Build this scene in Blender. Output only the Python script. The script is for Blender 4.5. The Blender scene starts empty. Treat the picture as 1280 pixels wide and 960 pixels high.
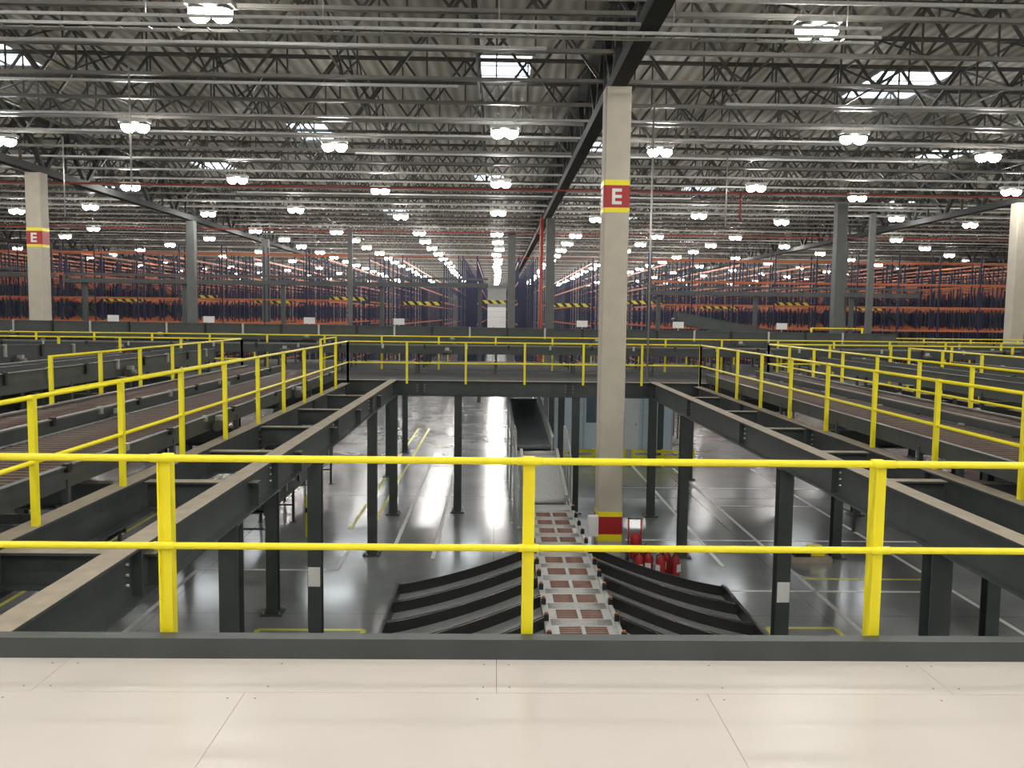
import bpy, math, random
from mathutils import Vector, Matrix
random.seed(4)
S=bpy.context.scene
COL=S.collection
# ------------------------------------------------ materials
def mat(name,col,rough=.5,metal=0,noise=0,nscale=5,emit=None,es=0,bump=0):
    m=bpy.data.materials.new(name); m.use_nodes=True
    nt=m.node_tree; b=nt.nodes['Principled BSDF']
    b.inputs['Base Color'].default_value=(*col,1)
    b.inputs['Roughness'].default_value=rough
    b.inputs['Metallic'].default_value=metal
    if emit:
        b.inputs['Emission Color'].default_value=(*emit,1); b.inputs['Emission Strength'].default_value=es
    if noise or bump:
        tc=nt.nodes.new('ShaderNodeTexCoord'); n=nt.nodes.new('ShaderNodeTexNoise')
        n.inputs['Scale'].default_value=nscale; n.inputs['Detail'].default_value=6
        nt.links.new(tc.outputs['Object'],n.inputs['Vector'])
        if noise:
            r=nt.nodes.new('ShaderNodeValToRGB')
            r.color_ramp.elements[0].position=.3; r.color_ramp.elements[1].position=.7
            r.color_ramp.elements[0].color=(*[c*(1-noise) for c in col],1)
            r.color_ramp.elements[1].color=(*[min(1,c*(1+noise)) for c in col],1)
            nt.links.new(n.outputs['Fac'],r.inputs['Fac']); nt.links.new(r.outputs['Color'],b.inputs['Base Color'])
        if bump:
            bp=nt.nodes.new('ShaderNodeBump'); bp.inputs['Strength'].default_value=bump; bp.inputs['Distance'].default_value=.01
            nt.links.new(n.outputs['Fac'],bp.inputs['Height']); nt.links.new(bp.outputs['Normal'],b.inputs['Normal'])
    return m
M={}
M['yellow']=mat('yellow_paint',(.92,.80,.02),.4,0,.03,9)
M['steel_dark']=mat('dark_grey_paint',(.052,.060,.060),.45,0,.15,3)
M['deckgrey']=mat('dark_deck_panel',(.045,.048,.05),.7,0,.15,3)
M['flange']=mat('tan_flange',(.36,.31,.24),.75,0,.12,6)  # plain tan tone, on beam top faces and the pallet base
M['concrete']=mat('column_concrete',(.52,.475,.39),.8,0,.06,3)
M['bare']=mat('grey_column_steel',(.11,.115,.11),.6,.1,.1,3)
M['red']=mat('red_paint',(.40,.02,.02),.45,0,.05,6)
M['redpipe']=mat('red_pipe',(.34,.05,.03),.45,0,.05,6)
M['white']=mat('white_paint',(.8,.8,.78),.5,0,.03,6)
M['truss']=mat('truss_steel',(.085,.078,.068),.5,.1,.15,2)
M['chord']=mat('truss_chord_steel',(.22,.21,.19),.45,.2,.15,2)
M['girder']=mat('girder_steel',(.035,.037,.037),.8,0,.15,2)
M['galv']=mat('galvanised_steel',(.50,.50,.48),.35,.6,.12,20)
M['lsteel']=mat('brushed_steel',(.52,.53,.52),.38,.15,.1,20)
M['black']=mat('black_plastic',(.012,.012,.013),.35,0,.1,9)
M['belt']=mat('rubber_belt',(.03,.033,.036),.45,0,.15,8)
M['belt2']=mat('grey_belt',(.13,.15,.155),.3,0,.15,8)
M['slide']=mat('chute_slide',(.32,.325,.32),.3,.2,.15,8)
M['roller']=mat('rusty_roller',(.085,.052,.038),.5,.2,.2,10)
M['oroller']=mat('orange_roller',(.24,.12,.085),.45,0,.12,14)
M['blue']=mat('rack_blue',(.012,.016,.055),.5,0,.1,3)
M['orange']=mat('rack_orange',(.50,.14,.05),.5,0,.08,3)
M['board']=mat('cream_board',(.64,.59,.55),.3,0,.035,1.5)
M['gap']=mat('dark_gap',(.15,.12,.10),.9,0,.1,9)
M['wall']=mat('wall_panel',(.35,.36,.35),.7,0,.05,.5)
M['cabin']=mat('cabin_panel',(.62,.72,.76),.5,0,.03,2)
M['glass']=mat('window_glass',(.10,.15,.18),.08,0,.05,3)
M['lineW']=mat('floor_line_white',(.8,.8,.78),.4,0,.1,6)
M['lineY']=mat('floor_line_yellow',(.76,.72,.12),.4,0,.1,6)
M['lens']=mat('lamp_lens',(1,1,1),.4,emit=(1,.975,.92),es=122)
M['tube']=mat('fill_lamp_tube',(1,1,1),.4,emit=(.92,.97,1),es=34)  # glow for the fill lamps added under the mezzanine
M['sky']=mat('skylight_panel',(.8,.85,.9),.4,emit=(.80,.90,1),es=2.8)
# floor
m=mat('polished_concrete',(.25,.26,.265),.2,0,.0); M['floor']=m
nt=m.node_tree;b=nt.nodes['Principled BSDF']
b.inputs['IOR'].default_value=1.75
tc=nt.nodes.new('ShaderNodeTexCoord')
n=nt.nodes.new('ShaderNodeTexNoise');n.inputs['Scale'].default_value=.45;n.inputs['Detail'].default_value=8;n.inputs['Roughness'].default_value=.65
nt.links.new(tc.outputs['Object'],n.inputs['Vector'])
r=nt.nodes.new('ShaderNodeValToRGB');r.color_ramp.elements[0].position=.3;r.color_ramp.elements[1].position=.72
r.color_ramp.elements[0].color=(.19,.205,.205,1);r.color_ramp.elements[1].color=(.32,.335,.33,1)
nt.links.new(n.outputs['Fac'],r.inputs['Fac'])
bk=nt.nodes.new('ShaderNodeTexBrick');bk.inputs['Scale'].default_value=1;bk.inputs['Brick Width'].default_value=6;bk.inputs['Row Height'].default_value=5
bk.offset=0;bk.inputs['Mortar Size'].default_value=.012;bk.inputs['Color1'].default_value=(1,1,1,1);bk.inputs['Color2'].default_value=(1,1,1,1);bk.inputs['Mortar'].default_value=(.55,.55,.55,1)
nt.links.new(tc.outputs['Object'],bk.inputs['Vector'])
mx=nt.nodes.new('ShaderNodeMix');mx.data_type='RGBA';mx.blend_type='MULTIPLY';mx.inputs['Factor'].default_value=1
nt.links.new(r.outputs['Color'],mx.inputs[6]);nt.links.new(bk.outputs['Color'],mx.inputs[7]);nt.links.new(mx.outputs[2],b.inputs['Base Color'])
r2=nt.nodes.new('ShaderNodeMapRange');r2.inputs[3].default_value=.11;r2.inputs[4].default_value=.26
nt.links.new(n.outputs['Fac'],r2.inputs[0]);nt.links.new(r2.outputs[0],b.inputs['Roughness'])
# ceiling deck with ribs
m=mat('roof_deck',(.50,.50,.46),.6);M['roof']=m
nt=m.node_tree;b=nt.nodes['Principled BSDF'];tc=nt.nodes.new('ShaderNodeTexCoord')
w=nt.nodes.new('ShaderNodeTexWave');w.bands_direction='X';w.inputs['Scale'].default_value=.9
nt.links.new(tc.outputs['Object'],w.inputs['Vector'])
rr=nt.nodes.new('ShaderNodeValToRGB');rr.color_ramp.elements[0].color=(.36,.34,.29,1);rr.color_ramp.elements[1].color=(.58,.555,.49,1)
nt.links.new(w.outputs['Fac'],rr.inputs['Fac']);nt.links.new(rr.outputs['Color'],b.inputs['Base Color'])
bp=nt.nodes.new('ShaderNodeBump');bp.inputs['Distance'].default_value=.05;bp.inputs['Strength'].default_value=.6
nt.links.new(w.outputs['Fac'],bp.inputs['Height']);nt.links.new(bp.outputs['Normal'],b.inputs['Normal'])
# hazard
m=mat('hazard_stripes',(.8,.7,.05),.5);M['hazard']=m
nt=m.node_tree;b=nt.nodes['Principled BSDF'];tc=nt.nodes.new('ShaderNodeTexCoord')
w=nt.nodes.new('ShaderNodeTexWave');w.bands_direction='DIAGONAL';w.inputs['Scale'].default_value=1.1
nt.links.new(tc.outputs['Object'],w.inputs['Vector'])
rr=nt.nodes.new('ShaderNodeValToRGB');rr.color_ramp.interpolation='CONSTANT';rr.color_ramp.elements[0].color=(.02,.02,.02,1);rr.color_ramp.elements[1].color=(.62,.55,.05,1);rr.color_ramp.elements[1].position=.45
nt.links.new(w.outputs['Fac'],rr.inputs['Fac']);nt.links.new(rr.outputs['Color'],b.inputs['Base Color'])

# ------------------------------------------------ mesh builder
class MB:
    def __init__(s): s.v=[];s.f=[];s.m=[];s.sm=[];s.mats=[]
    def mi(s,k):
        if k not in s.mats: s.mats.append(k)
        return s.mats.index(k)
    def box(s,x0,x1,y0,y1,z0,z1,k):
        s.obox8([(x0,y0,z0),(x1,y0,z0),(x1,y1,z0),(x0,y1,z0),(x0,y0,z1),(x1,y0,z1),(x1,y1,z1),(x0,y1,z1)],k)
    def obox8(s,p,k):
        b=len(s.v); s.v+= [tuple(q) for q in p]; i=s.mi(k)
        for f in ((0,3,2,1),(4,5,6,7),(0,1,5,4),(1,2,6,5),(2,3,7,6),(3,0,4,7)):
            s.f.append(tuple(b+a for a in f)); s.m.append(i); s.sm.append(False)
    def basis(s,p0,p1):
        d=(Vector(p1)-Vector(p0)); d.normalize()
        ref=Vector((0,0,1)) if abs(d.z)<.95 else Vector((0,1,0))
        side=d.cross(ref).normalized(); up=side.cross(d).normalized()
        return d,side,up
    def bar(s,p0,p1,w,h,k,so=0,uo=0):
        d,a,u=s.basis(p0,p1); p0=Vector(p0)+a*so+u*uo; p1=Vector(p1)+a*so+u*uo
        a=a*w/2;u=u*h/2
        s.obox8([p0-a-u,p0+a-u,p1+a-u,p1-a-u,p0-a+u,p0+a+u,p1+a+u,p1-a+u],k)
    def cyl(s,p0,p1,r,k,n=10,r2=None):
        if r2 is None:r2=r
        d,a,u=s.basis(p0,p1); b=len(s.v);i=s.mi(k)
        for p,q in ((Vector(p0),r),(Vector(p1),r2)):
            for j in range(n):
                t=2*math.pi*j/n; s.v.append(tuple(p+a*math.cos(t)*q+u*math.sin(t)*q))
        for j in range(n):
            s.f.append((b+j,b+(j+1)%n,b+n+(j+1)%n,b+n+j));s.m.append(i);s.sm.append(True)
        s.f.append(tuple(b+j for j in reversed(range(n))));s.m.append(i);s.sm.append(False)
        s.f.append(tuple(b+n+j for j in range(n)));s.m.append(i);s.sm.append(False)
    def lathe(s,c,prof,k,n=16):
        b=len(s.v);i=s.mi(k)
        for (r,z) in prof:
            for j in range(n):
                t=2*math.pi*j/n; s.v.append((c[0]+r*math.cos(t),c[1]+r*math.sin(t),c[2]+z))
        for q in range(len(prof)-1):
            for j in range(n):
                s.f.append((b+q*n+j,b+q*n+(j+1)%n,b+(q+1)*n+(j+1)%n,b+(q+1)*n+j));s.m.append(i);s.sm.append(True)
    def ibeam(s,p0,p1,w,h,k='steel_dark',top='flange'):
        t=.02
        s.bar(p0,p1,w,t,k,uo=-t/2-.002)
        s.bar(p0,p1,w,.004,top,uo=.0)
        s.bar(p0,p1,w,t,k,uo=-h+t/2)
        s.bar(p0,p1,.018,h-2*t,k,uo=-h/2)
    def obj(s,name,smooth=False,loc=None):
        me=bpy.data.meshes.new(name); me.from_pydata(s.v,[],s.f)
        for k in s.mats: me.materials.append(M[k])
        me.polygons.foreach_set('material_index',s.m); me.polygons.foreach_set('use_smooth',s.sm)
        me.update(); o=bpy.data.objects.new(name,me); COL.objects.link(o)
        if loc:o.location=loc
        return o
def dup(o,loc,rot=None,name=None):
    c=o.copy(); COL.objects.link(c); c.location=loc
    if rot: c.rotation_euler=rot
    return c
EYE=5.4; DZ=3.71
# ------------------------------------------------ shell
b=MB();b.box(-75,75,-14,156,-.3,0,'floor');b.obj('floor')
b=MB();b.box(-75,75,-14,156,12.5,12.7,'roof');b.obj('ceiling')
for nm,a in (('wall_left',(-75.2,-75,-14,156)),('wall_right',(75,75.2,-14,156)),('wall_back',(-75,75,-14.2,-14)),('wall_far',(-75,75,156,156.2))):
    b=MB();b.box(*a,0,12.5,'wall');b.obj(nm)
b=MB();b.box(-2.6,2.0,155.6,155.98,0,6.8,'white')
for z in range(1,7): b.box(-2.6,2.0,155.57,155.6,z-.02,z+.02,'lsteel')
b.obj('door_1')
# ------------------------------------------------ roof joists
def truss(L,h,chord,web,panel,name):
    b=MB()
    for s in (-1,1):
        b.bar((-L/2,s*.05,0),(L/2,s*.05,0),.035,.08,'chord'); b.bar((-L/2,s*.05,h),(L/2,s*.05,h),.035,.08,'truss')
    n=int(L/panel)
    for i in range(n):
        x=-L/2+i*panel
        b.bar((x,0,0),(x+panel/2,0,h),web,web,'truss'); b.bar((x+panel/2,0,h),(x+panel,0,0),web,web,'truss')
        b.bar((x+panel/2,0,0),(x+panel/2,0,h),web*.6,web*.6,'truss')
    return b.obj(name)
j=truss(148,1.15,.085,.06,1.7,'roof_joist'); j.location=(0,5,11.15)
yy=7.3;i=0
while yy<154:
    dup(j,(0.85*(i%2),yy,11.15)); yy+=2.35;i+=1
# bridging between joists (run along Y)
b=MB()
for X in [-50+3.3*k for k in range(31)]:
    b.bar((X,0,11.2),(X,150,11.2),.045,.045,'truss'); b.bar((X,0,12.2),(X,150,12.2),.045,.045,'truss')
    y=4.95
    while y<60:
        b.bar((X,y,11.2),(X,y+2.35,12.25),.04,.04,'truss');b.bar((X,y,12.25),(X,y+2.35,11.2),.04,.04,'truss'); y+=2.35
b.obj('joist_bridging')
# main girders along Y
b=MB()
b.bar((0,-6,10.48),(0,154,10.48),.34,.26,'girder'); b.bar((0,-6,12.25),(0,154,12.25),.34,.2,'girder')
y=-6
while y<153:
    b.bar((0,y,10.5),(0,y+1.6,12.2),.15,.15,'girder');b.bar((0,y+1.6,12.2),(0,y+3.2,10.5),.15,.15,'girder')
    b.bar((0,y+1.6,10.5),(0,y+1.6,12.2),.08,.08,'girder'); y+=3.2
g=b.obj('roof_girder',loc=(2.6,0,0))
for X in (22,-36.2,41.4,-55.6,60.8): dup(g,(X,0,0))
dup(g,(-16.8,0,0))
# ------------------------------------------------ concrete columns
def letterE(b,x,y,z,s,k,t=.006):
    w=s*.62;st=s*.2
    b.box(x-w/2,x-w/2+st,y-t,y,z-s/2,z+s/2,k)
    for zz in (z-s/2,z-st/2,z+s/2-st): b.box(x-w/2+st,x+w/2,y-t,y,zz,zz+st,k)
b=MB();c=.28;q=.03
prof=[(-c+q,-c),(c-q,-c),(c,-c+q),(c,c-q),(c-q,c),(-c+q,c),(-c,c-q),(-c,-c+q)]
def prism(b,prof,z0,z1,k,s=1):
    i0=len(b.v);n=len(prof);i=b.mi(k)
    for z in (z0,z1):
        for (x,y) in prof: b.v.append((x*s,y*s,z))
    for a in range(n):
        b.f.append((i0+a,i0+(a+1)%n,i0+n+(a+1)%n,i0+n+a));b.m.append(i);b.sm.append(False)
    b.f.append(tuple(i0+a for a in reversed(range(n))));b.m.append(i);b.sm.append(False)
    b.f.append(tuple(i0+n+a for a in range(n)));b.m.append(i);b.sm.append(False)
prism(b,prof,0,10.34,'concrete')
for z0,z1,k in ((7.66,7.76,'yellow'),(7.76,8.24,'red'),(8.24,8.36,'yellow'),(.36,.52,'yellow'),(.52,.92,'red'),(.92,1.03,'yellow')):
    prism(b,prof,z0,z1,k,1.02)
letterE(b,-.0,-.289,8.0,.34,'white')
b.box(-.293,-.287,-.1,-.03,7.83,8.17,'white')
for zz in (7.83,7.965,8.10): b.box(-.293,-.287,-.03,.11,zz,zz+.07,'white')
colm=b.obj('concrete_column',loc=(2.6,19,0))
dup(colm,(-16.8,31.8,0))
b=MB();prism(b,prof,0,10.34,'concrete');pc=b.obj('concrete_column',loc=(22.0,35.8,0))
# bare grey columns further back
b=MB();prism(b,prof,0,10.34,'bare',.8);dc=b.obj('roof_column',loc=(2.75,44,0))
for p in ((-16.8,47.6),(-15.8,59),(14.8,36.8),(.9,51.2),(22,54)): dup(dc,(p[0],p[1],0))
b=MB();prism(b,prof,0,10.34,'bare',.45);dc=b.obj('roof_column',loc=(17.6,40,0)); dup(dc,(-8.5,50,0))
# ------------------------------------------------ lamps
b=MB()
b.box(-.42,.42,-.16,.16,.14,.22,'galv')
for cx in (-.20,.20):
    b.lathe((cx,0,0),[(.06,.14),(.14,.11),(.19,.07)],'galv',10)
    b.lathe((cx,0,0),[(0,-.14),(.10,-.12),(.165,-.06),(.195,.0),(.19,.07)],'lens',10)
b.bar((-.3,0,.2),(-.3,0,.38),.02,.02,'galv');b.bar((.3,0,.2),(.3,0,.38),.02,.02,'galv')
lamp=b.obj('high_bay_lamp',loc=(.1,-2,10.62))
rows=[-9,15.6,25.1,34.7,44.4]+[56+6.4*k for k in range(15)]
for ri,Y in enumerate(rows):
    for k in range(-11,12):
        X=.1+5.2*k
        if ri==1 and k%2==0: continue
        if Y>55 and (abs(X)>46 or (abs(k)>3 and (ri+k)%2)): continue
        dy=(k%2)*2.4 if 1<ri<5 else (.3 if k==1 else 0)
        dup(lamp,(X+random.uniform(-.15,.15)+(.6 if (ri==1 and k==1) else 0),Y+dy,10.62))
for k in range(-8,9):
    if k: dup(lamp,(.1+5.2*k,-2,10.62))
    dup(lamp,(.1+5.2*k,3.2,10.62))
    if k%2==0: dup(lamp,(.1+5.2*k,8.5,10.62))
# struts carrying lamps
b=MB()
for Y in (15.6,25.1,27.5,34.7,37.1,44.4,46.8): b.bar((-60,Y,11.03),(60,Y,11.03),.06,.06,'galv')
for Y in [56+6.4*k for k in range(15)]: b.bar((-45,Y,11.03),(45,Y,11.03),.05,.05,'galv')
for (xa,xb,Y,z) in ((-20,-1,21.5,11.0),(-5,16,30.5,11),(6,30,22.8,11),(-30,-8,32,11),(-12,9,40,10.9),(5,30,42,10.9),(-30,1,18.4,11)): b.bar((xa,Y,z),(xb,Y,z),.08,.06,'galv')
b.obj('lamp_support_strut')
# cable tray
b=MB()
for z in (10.25,10.4): b.bar((-30,15.0,z),(6.6,15.0,z),.05,.05,'galv')
b.bar((-30,15.3,10.25),(6.6,15.3,10.25),.05,.05,'galv')
x=-30
while x<6.5:
    b.bar((x,15.0,10.25),(x,15.3,10.25),.03,.02,'galv')
    if int(x*2)%6==0: b.bar((x,15.0,10.4),(x,15.0,11.15),.015,.015,'galv')
    x+=.5
b.obj('cable_tray')
b=MB()
for (X,Y,z0,z1) in ((-8.4,20,8.2,11.1),(3.95,22,3.7,11.1),(-14.4,29,8.5,11.1),(8,30,8.6,11.1)): b.cyl((X,Y,z0),(X,Y,z1),.025,'galv',6)
b.obj('drop_conduit')
# sprinkler pipes
b=MB()
for Y,z in ((33.5,10.25),(50.5,10.2),(72,10.2)): b.cyl((-50,Y,z),(50,Y,z),.035,'redpipe',8)
b.cyl((2.25,43.2,0),(2.25,43.2,10.3),.09,'redpipe',12)
b.cyl((9.5,33.5,9.2),(9.5,33.5,10.25),.04,'redpipe',8)
b.obj('sprinkler_pipe')
# skylights
k=0
for (X,Y,w) in ((.15,25.2,1.6),(11.9,26,2.2),(-14.2,24,2.2),(-7.2,34,1.5),(19,37,2),(4.4,35.5,1.2),(-.4,45,1.6),(-13.7,42,1.8),(11,47,1.8),(-22,50,2),(24,52,2),(-7,60,2),(9,62,2),(-20,75,2),(18,80,2)):
    k+=1;b=MB();b.box(X-w/2,X+w/2,Y-1.5,Y+1.5,12.45,12.49,'sky')
    for xx in (X-w/2,X+w/2): b.box(xx-.04,xx+.04,Y-1.55,Y+1.55,12.4,12.5,'galv')
    for yy in (Y-1.5,Y-.5,Y+.5,Y+1.5): b.box(X-w/2,X+w/2,yy-.03,yy+.03,12.41,12.5,'galv')
    b.obj('window_%d'%k)
# ------------------------------------------------ near deck
b=MB();b.box(-6,6,-4,4.06,DZ-.25,DZ-.022,'gap')
rowsY=[(3.69,4.06,0.02),(2.46,3.69,.97),(1.23,2.46,0.02),(0,1.23,.97),(-1.23,0,.02),(-2.46,-1.23,.97),(-4,-2.46,.02)]
for (y0,y1,o) in rowsY:
    for kk in range(-4,4):
        x0=o+2.07*kk; x1=x0+2.07
        x0=max(x0,-6);x1=min(x1,6)
        if x1-x0<.1: continue
        b.box(x0+.0012,x1-.0012,y0+.0012,y1-.0012,DZ-.02,DZ,'board')
        for sx in (x0+.06,(x0+x1)/2,x1-.06):
            for sy in (y0+.06,y1-.06): b.cyl((sx,sy,DZ-.001),(sx,sy,DZ+.0004),.005,'gap',8)
b.obj('mezzanine_deck')
b=MB();b.box(-6,6,4.06,4.075,DZ-.35,DZ+.10,'steel_dark');b.box(-6,6,4.075,4.14,DZ+.085,DZ+.10,'steel_dark');b.box(-6,6,4.075,4.15,DZ-.35,DZ-.33,'steel_dark')
for X in (-5,-1.7,1.7,5): b.box(X-.1,X+.1,3.8,4.0,0,DZ-.25,'steel_dark')
b.obj('toe_board')
# near railing
b=MB()
zt=DZ+.975;zm=DZ+.54;Yr=4.17
for X in [-5.22,-3.42,-1.62,.175,1.93,3.73,5.5]:
    b.box(X-.027,X+.027,Yr-.012,Yr+.05,DZ-.3,zt+.012,'yellow')
    b.box(X-.031,X-.024,Yr-.03,Yr+.05,DZ-.3,zt+.01,'yellow')
    b.cyl((X-.06,Yr-.035,zt),(X+.06,Yr-.035,zt),.0205,'yellow',12)
    b.cyl((X-.05,Yr-.035,zm),(X+.05,Yr-.035,zm),.0205,'yellow',12)
b.cyl((-6,Yr-.035,zt),(6,Yr-.035,zt),.018,'yellow',14)
b.cyl((-6,Yr-.035,zm),(6,Yr-.035,zm),.017,'yellow',14)
b.obj('safety_railing')
# ------------------------------------------------ generic railing
def railing(pts,h=1.12,sp=1.7,mid=.55,name='safety_railing'):
    b=MB()
    for a,c in zip(pts[:-1],pts[1:]):
        a=Vector(a);c=Vector(c);L=(c-a).length;n=max(1,round(L/sp))
        for i in range(n+1):
            p=a+(c-a)*i/n
            b.box(p.x-.027,p.x+.027,p.y-.027,p.y+.027,p.z,p.z+h,'yellow')
        for zz in (h-.02,mid): b.cyl(a+Vector((0,0,zz)),c+Vector((0,0,zz)),.021,'yellow',8)
    return b.obj(name)
zb=3.56
railing([(-3.9,5.5,zb),(-3.9,22.5,zb),(5.45,22.5,zb),(5.45,5.1,zb)])
railing([(-7.0,13.5,zb),(-7.0,23.6,zb),(-32,23.6,zb)])
railing([(7.75,10.2,zb),(7.75,24,zb),(34,24,zb)])
railing([(-34,33.5,zb),(34,33.5,zb)],sp=1.9)
railing([(-34,28.3,zb),(34,28.3,zb)],sp=1.9)
railing([(10.8,12,zb),(10.8,22,zb)])
railing([(-4.9,23.9,zb),(-4.9,26.2,zb)])
b=MB()
for x in (0,.48): b.box(x-.025,x+.025,-.025,.025,0,1.85,'yellow')
for z in (.3,.7,1.1,1.5,1.83): b.box(0,.48,-.02,.02,z-.02,z+.02,'yellow')
b.obj('access_ladder',loc=(3.05,24.2,zb))
b=MB()
for x in (0,2): b.box(x-.03,x+.03,-.03,.03,0,1.5,'yellow')
for z in (.6,1.48): b.box(0,2,-.02,.02,z-.02,z+.02,'yellow')
b.obj('loading_gate',loc=(12.3,33,zb))
# ------------------------------------------------ long I-beams
def beam(p0,p1,w=.2,h=.42,bolts=True):
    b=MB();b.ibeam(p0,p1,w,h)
    d=Vector(p1)-Vector(p0);L=d.length;d.normalize();side=d.cross(Vector((0,0,1)))
    t=2.0
    while t<L:
        p=Vector(p0)+d*t
        b.bar(p+Vector((0,0,-.03)),p+Vector((0,0,-h+.03)),w*.85 if abs(d.y)>.5 else .01,.01 if abs(d.y)>.5 else w*.85,'steel_dark')
        for q in (-.1,.1):
            for zz in (-.12,-.2,-.28):
                c=p+d*q+Vector((0,0,zz)); b.cyl(c-side*.03,c+side*.03,.013,'galv',6)
        t+=4
    return b.obj('steel_beam')
ZB=3.65
beam((-2.72,4.3,ZB),(-2.72,22.8,ZB)); beam((4.25,4.3,ZB),(4.25,22.8,ZB))
beam((-3.95,4.3,zb),(-3.95,22.5,zb)); beam((5.4,4.3,zb),(5.4,22.5,zb))
for X in (-6.9,7.75,-10.6,10.8): beam((X,6,zb),(X,22.5,zb))
for Y in (6.6,9.4,11.5,14,16.6,19.5):
    beam((-2.62,Y,zb-.04),(-3.85,Y,zb-.04),.16,.3); beam((4.35,Y+.4,zb-.04),(5.3,Y+.4,zb-.04),.16,.3)
for Y in (9.4,14,19.5):
    beam((-4.05,Y,zb-.06),(-16,Y,zb-.06),.16,.3); beam((5.5,Y+.4,zb-.06),(17,Y+.4,zb-.06),.16,.3)
for Y in (22.9,28,33): beam((-36,Y,3.46 if Y>23 else ZB-.03),(36,Y,3.46 if Y>23 else ZB-.03),.2,.42)
b=MB();b.box(-36,36,28.0,33.6,3.47,3.56,'deckgrey');b.box(-36,36,23.1,27.9,3.47,3.56,'deckgrey')
b.obj('mezzanine_deck')
# steel columns (H section)
b=MB();h=3.04
b.box(-.1,.1,-.1,-.085,.02,h,'steel_dark');b.box(-.1,.1,.085,.1,.02,h,'steel_dark');b.box(-.008,.008,-.085,.085,.02,h,'steel_dark')
b.box(-.1,.1,-.1,.1,h,h+.02,'steel_dark')
b.box(-.19,.19,-.19,.19,0,.03,'steel_dark')
for sx in (-.14,.14):
    for sy in (-.14,.14): b.cyl((sx,sy,.03),(sx,sy,.07),.015,'galv',6)
sc=b.obj('steel_column',loc=(-2.72,8.7,0)); sc.scale.z=1.055
pts=[(-2.72,12.8),(-2.72,18.8),(-2.72,22.7),(4.25,7.9),(4.25,12.2),(4.25,18.8),(4.25,22.7),
 (7.75,18.8),(7.75,12.8),(7.75,7.5),(-6.9,14),(-6.9,19),(-6.9,9.3),(-1,23),(2.2,23),(-10.6,14),(-10.6,19),(10.8,14),(10.8,19.4),(10.8,9.5),(-3.95,15)]
for p in pts: dup(sc,(p[0],p[1],0.0))
for X in range(-34,36,5): 
    for Y in (28,33): 
        o=dup(sc,(X+.5 if X!=1 else 2.2,Y,0)); o.scale.z=.995
for X in list(range(-34,-8,5))+list(range(10,36,5)): dup(sc,(X,23,0))
b=MB()
for (X,Y) in ((-2.72,12.8),(4.25,12.2)):
    b.box(X-.09,X+.09,Y-.112,Y-.102,1.25,1.55,'white')
b.obj('column_label')
# made-up tube lamps, added to brighten the area under the cross mezzanine
b=MB();b.box(-.75,.75,-.08,.08,.03,.09,'white');b.cyl((-.72,-.04,0),(.72,-.04,0),.02,'tube',6);b.cyl((-.72,.04,0),(.72,.04,0),.02,'tube',6)
for x in (-.7,.7): b.box(x-.01,x+.01,-.01,.01,.09,.33,'galv')
ll=b.obj('added_fill_lamp',loc=(-9,25.5,3.14))
for X in (-13,-5,-1,3,7,11): dup(ll,(X,25.5,3.14))
for X in (-9,-5,-1.2,3,7,11): dup(ll,(X,30.5,3.14))
# ------------------------------------------------ conveyors
def conveyor(p0,p1,w,kind,floor=None,guard=.12,name=None,frame='steel_dark',legs=2.6,pitch=.14,rail=None,rol='roller',motor=True,surf='belt'):
    b=MB();p0=Vector(p0);p1=Vector(p1);d,a,u=b.basis(p0,p1);L=(p1-p0).length
    for s in (-1,1):
        b.bar(p0,p1,.04,.2+guard,frame,so=s*(w/2+.02),uo=-.08+guard/2)
        b.bar(p0,p1,.07,.02,rail or ('chord' if kind!='belt' else frame),so=s*(w/2+.03),uo=.03+guard)
    if kind=='roller':
        n=int(L/pitch)
        for i in range(n):
            c=p0+d*(i+.5)*pitch
            b.cyl(c-a*w/2,c+a*w/2,.045,rol,6)
        b.bar(p0,p1,w*.98,.02,'black',uo=-.12)
    else:
        b.bar(p0,p1,w,.03,surf,uo=-.01); b.bar(p0,p1,w*.96,.03,frame,uo=-.13)
        b.cyl(p0-a*w/2,p0+a*w/2,.07,surf,10);b.cyl(p1-a*w/2,p1+a*w/2,.07,surf,10)
    n=max(1,int(L/legs))
    for i in range(n+1):
        c=p0+(p1-p0)*(.03+.94*i/n)
        if floor is not None and c.z-floor>.2:
            for s in (-1,1):
                q=c+a*s*(w/2+.02); b.box(q.x-.03,q.x+.03,q.y-.03,q.y+.03,floor,q.z-.1,frame)
                b.box(q.x-.07,q.x+.07,q.y-.07,q.y+.07,floor,floor+.015,frame)
            q0=c-a*(w/2);q1=c+a*(w/2);zz=floor+(c.z-floor)*.45
            b.bar((q0.x,q0.y,zz),(q1.x,q1.y,zz),.04,.04,frame)
    if motor:
      for i in range(1,int(L/5)):
        c=p0+d*(2.5+5*i)+a*(w/2+.14)
        b.cyl(c+Vector((0,0,-.12))-d*.14,c+Vector((0,0,-.12))+d*.14,.08,'truss',10)
        b.box(c.x-.06,c.x+.06,c.y-.05,c.y+.05,c.z-.06,c.z+.02,'galv')
      for i in range(int(L/1.3)):
        c=p0+d*(.6+1.3*i)+a*(w/2+.05)
        b.box(c.x-.03,c.x+.03,c.y-.04,c.y+.04,c.z-.02,c.z+.06+guard,'galv' if i%2 else 'black')
    return b.obj(name or (kind+'_conveyor'))
conveyor((-4.75,5,3.86),(-4.75,22.3,3.86),1.15,'roller',3.5,.0,rail='steel_dark')
conveyor((-6.05,5,3.95),(-6.05,22.3,3.95),.8,'roller',3.5,.03)
conveyor((6.15,5,3.86),(6.15,22.3,3.86),1.1,'roller',3.5,.0,rail='steel_dark')
conveyor((7.2,6,3.95),(7.2,22.3,3.95),.6,'roller',3.5,.03)
conveyor((-8,10,4.25),(-8,23,4.25),.8,'belt',3.5,.12)
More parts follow.
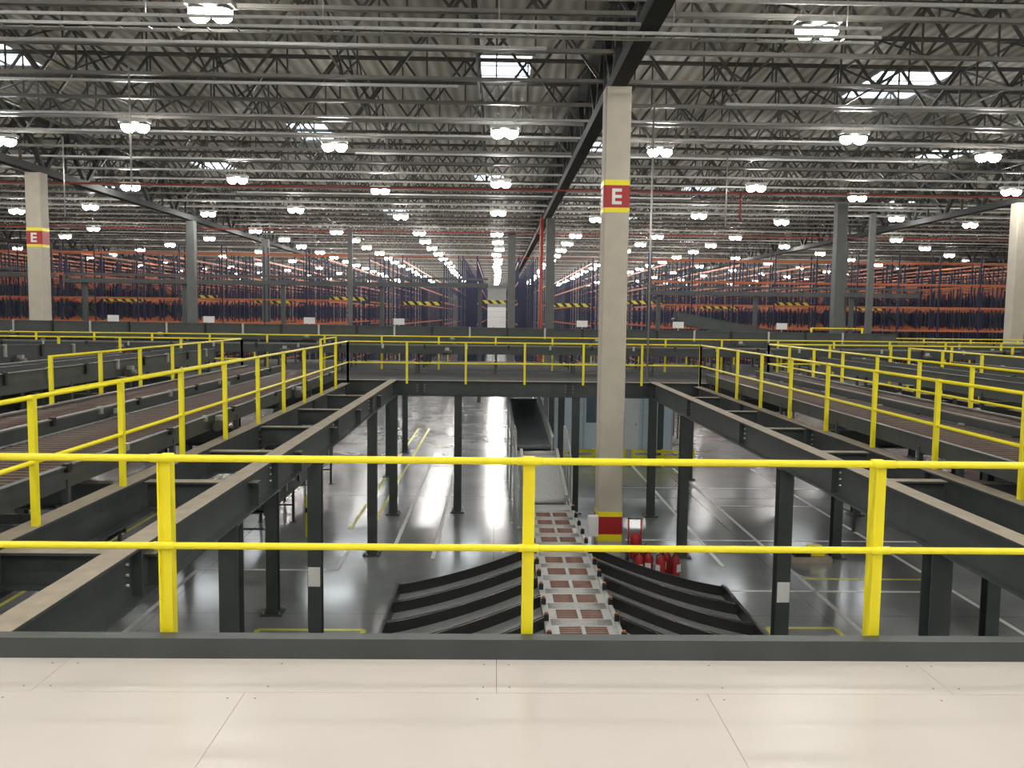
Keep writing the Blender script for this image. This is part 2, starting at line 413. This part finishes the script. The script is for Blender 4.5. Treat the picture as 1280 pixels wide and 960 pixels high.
conveyor((-9.6,9,4.2),(-9.6,23,4.2),.8,'roller',3.5,.05)
conveyor((-12,12,4.55),(-11,23,4.25),.9,'belt',3.5,.2)
conveyor((-14,13,4.3),(-14,23,4.3),.9,'roller',3.5)
conveyor((9.3,10,4.2),(9.3,23,4.2),.8,'belt',3.5,.12)
conveyor((12,11,4.2),(12,23,4.2),.9,'roller',3.5,.05)
conveyor((14.5,12,4.5),(13.6,23,4.25),.9,'belt',3.5,.2)
conveyor((-34,26.9,4.35),(34,26.9,4.35),.8,'roller',3.56,.05,pitch=.2)
conveyor((-34,30,4.75),(14,30,4.55),.9,'belt',3.56,.3)
conveyor((-34,31.9,4.35),(34,31.9,4.35),.8,'roller',3.56,pitch=.2)
conveyor((-30,25.2,4.75),(-16,25.2,4.3),.7,'belt',3.56,.25)
conveyor((16,25.2,4.3),(30,25.2,4.75),.7,'belt',3.56,.25)
conveyor((13.5,38,4.3),(8.0,38,5.3),.9,'belt',0,.3)
# floor level conveyors under mezzanine
conveyor((-5.6,19,1.0),(-5.6,27,1.0),.8,'belt',0,.15)
conveyor((-12,17,1.0),(-7.6,17,1.0),.8,'belt',0,.15)
conveyor((9,21.6,1.0),(15,21.6,1.0),.8,'roller',0,.15)
# central incline
conveyor((.90,27.6,2.62),(1.0,21.6,2.04),.9,'belt',0,.24,name='incline_conveyor',frame='lsteel',legs=2.4,motor=False,surf='belt2')
conveyor((1.12,21.4,1.9),(1.25,19.75,1.05),.85,'belt',0,.12,name='incline_conveyor',frame='lsteel',legs=1.2,rail='lsteel',motor=False,surf='lsteel')
b=MB()
for sx in (-.62,.68):
    for y in (19.8,20.6,21.4,22.2): b.box(1.15+sx-.02,1.15+sx+.02,y-.02,y+.02,0,2.5 if y>21 else 1.9,'lsteel')
    b.cyl((1.15+sx,19.8,1.9),(1.15+sx,21.4,2.5),.02,'lsteel',8);b.cyl((1.15+sx,21.4,2.5),(1.15+sx,22.2,2.5),.02,'lsteel',8)
    b.cyl((1.15+sx,19.8,.9),(1.15+sx,22.2,.9),.02,'lsteel',8)
b.obj('conveyor_guard_rail')
# sorter
b=MB();x0,x1,y0,y1,z=.80,1.76,8.5,19.6,1.0
for x in (x0-.03,x1+.03): b.box(x-.03,x+.03,y0,y1,z-.22,z+.02,'lsteel')
b.box(x0,x1,y0,y1,z-.06,z-.012,'lsteel')
y=y0+.1
while y<y1-.6:
    for i in range(5):
        yy=y+.03+i*.075
        b.cyl((x0+.14,yy,z-.012),(x0+.45,yy,z-.012),.017,'oroller',6)
        b.cyl((x0+.51,yy,z-.012),(x1-.14,yy,z-.012),.017,'oroller',6)
    for i in range(5):
        yy=y+.44+i*.05
        if yy<y1: b.cyl((x0+.04,yy,z-.016),(x1-.04,yy,z-.016),.014,'galv',6)
    for sx in (x0-.03,x1+.03):
        b.box(sx-.035,sx+.035,y+.5,y+.58,z+.02,z+.11,'black'); b.cyl((sx,y+.54,z+.11),(sx,y+.54,z+.14),.025,'orange',8)
    y+=.70
for yy in (9,11.5,14,16.5,19):
    for x in (x0,x1): b.box(x-.03,x+.03,yy-.03,yy+.03,0,z-.2,'lsteel'); b.box(x-.07,x+.07,yy-.07,yy+.07,0,.015,'lsteel')
    b.bar((x0,yy,.4),(x1,yy,.4),.04,.04,'lsteel')
b.box(x1+.16,x1+.36,16.9,17.1,.95,1.35,'white');b.box(x1+.24,x1+.28,16.98,17.02,0,.95,'lsteel')
b.obj('sorting_conveyor')
# chutes
def chute(side,L):
    b=MB();W=.86;N=14;SK=1.05;DR=.40
    pv=None
    for i in range(N+1):
        t=i/N; x=side*L*t; y=-SK*t; zz=.94-DR*(1-(1-t)**1.7)
        cur=(x,y,zz)
        if pv:
            for s in (-1,1):
                hh=.17
                b.obox8([(pv[0],pv[1]+s*W/2-.02,pv[2]-.06),(cur[0],cur[1]+s*W/2-.02,cur[2]-.06),(cur[0],cur[1]+s*W/2+.02,cur[2]-.06),(pv[0],pv[1]+s*W/2+.02,pv[2]-.06),
                         (pv[0],pv[1]+s*W/2-.02,pv[2]+hh),(cur[0],cur[1]+s*W/2-.02,cur[2]+hh),(cur[0],cur[1]+s*W/2+.02,cur[2]+hh),(pv[0],pv[1]+s*W/2+.02,pv[2]+hh)],'black')
            b.obox8([(pv[0],pv[1]-W/2,pv[2]-.03),(cur[0],cur[1]-W/2,cur[2]-.03),(cur[0],cur[1]+W/2,cur[2]-.03),(pv[0],pv[1]+W/2,pv[2]-.03),
                     (pv[0],pv[1]-W/2,pv[2]),(cur[0],cur[1]-W/2,cur[2]),(cur[0],cur[1]+W/2,cur[2]),(pv[0],pv[1]+W/2,pv[2])],'slide')
        pv=cur
    x,y,zz=pv
    b.box(x-.03,x+.03,y-W/2-.03,y+W/2+.03,zz-.12,zz+.20,'black')
    for s in (-1,1): b.box(x-side*.12-.025,x-side*.12+.025,y+s*W/2-.025,y+s*W/2+.025,0,zz-.02,'steel_dark')
    b.box(side*1.2-.025,side*1.2+.025,-.53-.025,-.53+.025,0,.62,'steel_dark')
    return b.obj('sorting_chute')
cl=chute(-1,2.38);cl.location=(.73,15.1,0);cr=chute(1,2.2);cr.location=(1.83,15.1,0)
for i in range(1,7): dup(cl,(.73,15.1-.93*i,0)); dup(cr,(1.83,15.1-.93*i,0))
# ------------------------------------------------ fire extinguishers
def ext():
    b=MB()
    b.lathe((0,0,0),[(0,0),(.085,0),(.09,.02),(.09,.40),(.08,.46),(.05,.50),(.025,.52),(.025,.56),(0,.56)],'red')
    b.box(-.02,.10,-.015,.015,.56,.58,'black');b.bar((0,0,.60),(.12,0,.64),.02,.015,'black')
    b.cyl((-.02,0,.55),(-.12,0,.48),.013,'black',8);b.cyl((-.12,0,.48),(-.11,0,.15),.013,'black',8);b.cyl((-.11,0,.15),(-.11,0,.06),.02,'black',8)
    b.box(-.06,.06,-.094,-.088,.18,.34,'white')
    return b.obj('fire_extinguisher')
e=ext();e.location=(3.0,17.1,0)
for p in ((3.22,17.2),(3.44,17.05),(3.62,17.3),(3.15,17.45),(3.75,17.1)): dup(e,(p[0],p[1],0),(0,0,random.uniform(-1,1)))
b=MB();b.lathe((0,0,.1),[(0,0),(.11,0),(.12,.03),(.12,.45),(.1,.53),(.04,.57),(0,.57)],'red')
b.cyl((-.2,.05,.13),(-.15,.05,.13),.13,'black',14);b.cyl((.15,.05,.13),(.2,.05,.13),.13,'black',14)
b.cyl((-.14,.1,.2),(-.14,.15,.95),.02,'red',8);b.cyl((.14,.1,.2),(.14,.15,.95),.02,'red',8);b.cyl((-.16,.15,.95),(.16,.15,.95),.02,'black',8)
b.obj('wheeled_fire_extinguisher',loc=(3.12,18.3,0))
# ------------------------------------------------ cabin under mezzanine
b=MB();b.box(2.4,7.2,34.2,38,0,3,'cabin')
for x in (2.4,3.6,4.8,6.0,7.2): b.box(x-.03,x+.03,34.16,34.2,0,3,'lsteel')
b.box(3.7,4.7,34.15,34.2,1.1,2.1,'glass');b.box(5.0,5.85,34.15,34.2,0,2.1,'white');b.box(5.7,5.76,34.12,34.15,1,1.1,'galv')
b.box(2.4,7.2,34.1,38,3,3.1,'white')
b.obj('office_cabin')
b=MB()
for x in (0,1.1,2.2): b.box(x-.05,x+.05,-.05,.05,0,.62,'yellow')
for z in (.15,.35,.55): b.box(0,2.2,-.08,-.05,z-.05,z+.05,'yellow')
gb=b.obj('guard_barrier',loc=(2.5,30.4,0)); dup(gb,(5.0,30.4,0))
b=MB();b.lathe((0,0,0),[(0,0),(.06,0),(.06,.95),(.04,1.0),(0,1.0)],'yellow');b.lathe((0,0,.6),[(.062,0),(.062,.12)],'black')
bo=b.obj('bollard',loc=(-4.5,20.3,0))
for p in ((-4.7,17.5),(-6.6,25.4),(-4.9,22.5)): dup(bo,(p[0],p[1],0))
b=MB()
b.box(0,.9,0,.7,.0,.12,'flange');b.box(.1,.45,.1,.5,.12,.22,'black');b.box(.5,.8,.2,.5,.12,.3,'yellow')
b.obj('pallet',loc=(6.6,18.3,0))
# ------------------------------------------------ floor lines
b=MB();z0,z1=.0,.004
def lx(x0,x1,y,k,w=.09): b.box(x0,x1,y-w/2,y+w/2,z0,z1,k)
def ly(x,y0,y1,k,w=.09): b.box(x-w/2,x+w/2,y0,y1,z0,z1,k)
ly(-2.3,19.5,33,'lineW');ly(-1.35,18.5,33,'lineW');ly(-3.1,21,40,'lineY');ly(-3.6,21,40,'lineY')
lx(-6.2,-3.3,17.6,'lineW');lx(-6.2,-3.3,13,'lineW');ly(-6.2,13,17.6,'lineW');ly(-3.3,17.6,19.5,'lineW')
lx(-4,-2.2,14.2,'lineY');lx(-4,-2.2,13,'lineY');ly(-4,13,14.2,'lineY');ly(-2.2,13,14.2,'lineY')
lx(-.4,.4,17.2,'lineW');lx(-2.3,.4,19.4,'lineW');lx(3.2,12,20.2,'lineW');lx(3.4,9,16.4,'lineW');ly(6.4,13,30,'lineW');ly(9.2,12,30,'lineW')
lx(6.4,9.2,24,'lineW');lx(6.4,9.2,17.2,'lineY');lx(4.8,6.0,14.4,'lineY');lx(4.8,6.0,13.2,'lineY');ly(6,13.2,14.4,'lineY');ly(4.8,13.2,14.4,'lineY')
ly(5,18,32,'lineW');lx(3.5,12,26.5,'lineW');ly(11.5,10,32,'lineY');ly(-9,12,32,'lineY');lx(-14,-6,24.6,'lineW')
b.obj('floor_marking')
# ------------------------------------------------ white signs on mezzanine
b=MB();b.box(-.21,.21,-.01,.01,.0,.24,'white');b.box(-.015,.015,.01,.03,-1.4,.0,'galv')
sg=b.obj('aisle_sign',loc=(-14.5,32.6,4.98))
for X in (-10.9,-7.1,-3.7,-.1,3.3,7.0,11): dup(sg,(X,32.6,4.98))
# ------------------------------------------------ pallet racking
b=MB();bays=26;bl=2.75;H=9.5
for i in range(bays+1):
    y=i*bl
    for x in (-1.15,-.15,.15,1.15): b.box(x-.035,x+.035,y-.03,y+.03,0,H,'blue')
    z=.3;s=1
    while z<H-.9:
        for xa in (-1.15,.15):
            b.bar((xa,y,z) if s>0 else (xa+1,y,z),(xa+1,y,z+.9) if s>0 else (xa,y,z+.9),.025,.025,'blue')
        z+=.9;s=-s
for i in range(bays):
    for li,z in enumerate((1.7,3.2,4.7,6.2,7.7,9.1)):
        if random.random()<.06: continue
        for x in (-1.15,1.15): b.box(x-.025,x+.025,i*bl+.05,(i+1)*bl-.05,z-.06,z+.06,'orange')
rk=b.obj('pallet_racking',loc=(2.7,60,0))
for k in range(-9,10):
    if k: dup(rk,(2.7+5.2*k,60 if abs(k)<6 else 57,0))
b=MB();b.box(-1.3,1.3,-.06,.06,-.12,.12,'hazard')
hz=b.obj('hazard_beam',loc=(.1,59.8,6.3))
for k in (-1,-2,-4,-5,1,2,4,5,-3,3): dup(hz,(.1+5.2*k,59.8,6.3+(-.15 if k%2 else .1)))
# front racks standing across the aisle ends (bays along X)
b=MB()
for (xa,xb) in ((-50,-9.5),(10,50)):
    for z in (1.7,3.2,4.7,6.2,7.7,9.1):
        for y in (0,1.0): b.box(xa,xb,y-.025,y+.025,z-.055,z+.055,'orange')
    x=xa
    while x<=xb+.01:
        for y in (0,1): b.box(x-.04,x+.04,y-.035,y+.035,0,9.6,'blue')
        x+=2.7
b.obj('pallet_racking',loc=(0,55.3,0))
# elevated conveyor bridges
def bridge(xa,xb,y,z):
    b=MB();b.box(xa,xb,y-.5,y+.5,z-.25,z,'steel_dark');b.bar((xa,y-.5,z+.25),(xb,y-.5,z+.25),.06,.12,'steel_dark')
    x=xa
    while x<xb: b.box(x-.03,x+.03,y-.52,y-.46,z,z+.25,'steel_dark'); x+=1.2
    x=xa+1
    while x<xb: b.box(x-.12,x+.12,y-.12,y+.12,0,z-.25,'steel_dark'); x+=6
    b.obj('conveyor_bridge')
bridge(-26,-.5,52.5,7.3);bridge(9,26,52.5,7.0);bridge(-34,-27,52.5,7.6)
# ------------------------------------------------ camera / world
cam=bpy.data.cameras.new('camera');co=bpy.data.objects.new('camera',cam);COL.objects.link(co)
cam.sensor_width=36;cam.lens=36*1063/1280;cam.clip_end=400;cam.clip_start=.05
R=Matrix.Rotation(math.radians(-1.13),4,'Z')@Matrix.Rotation(math.radians(90-4.63),4,'X')@Matrix.Rotation(math.radians(.7),4,'Z')
co.matrix_world=Matrix.Translation((0,0,EYE))@R
S.camera=co
w=bpy.data.worlds.new('world');S.world=w;w.use_nodes=True
w.node_tree.nodes['Background'].inputs[0].default_value=(.7,.8,1,1);w.node_tree.nodes['Background'].inputs[1].default_value=.5
S.view_settings.view_transform='Standard'
S.view_settings.exposure=0
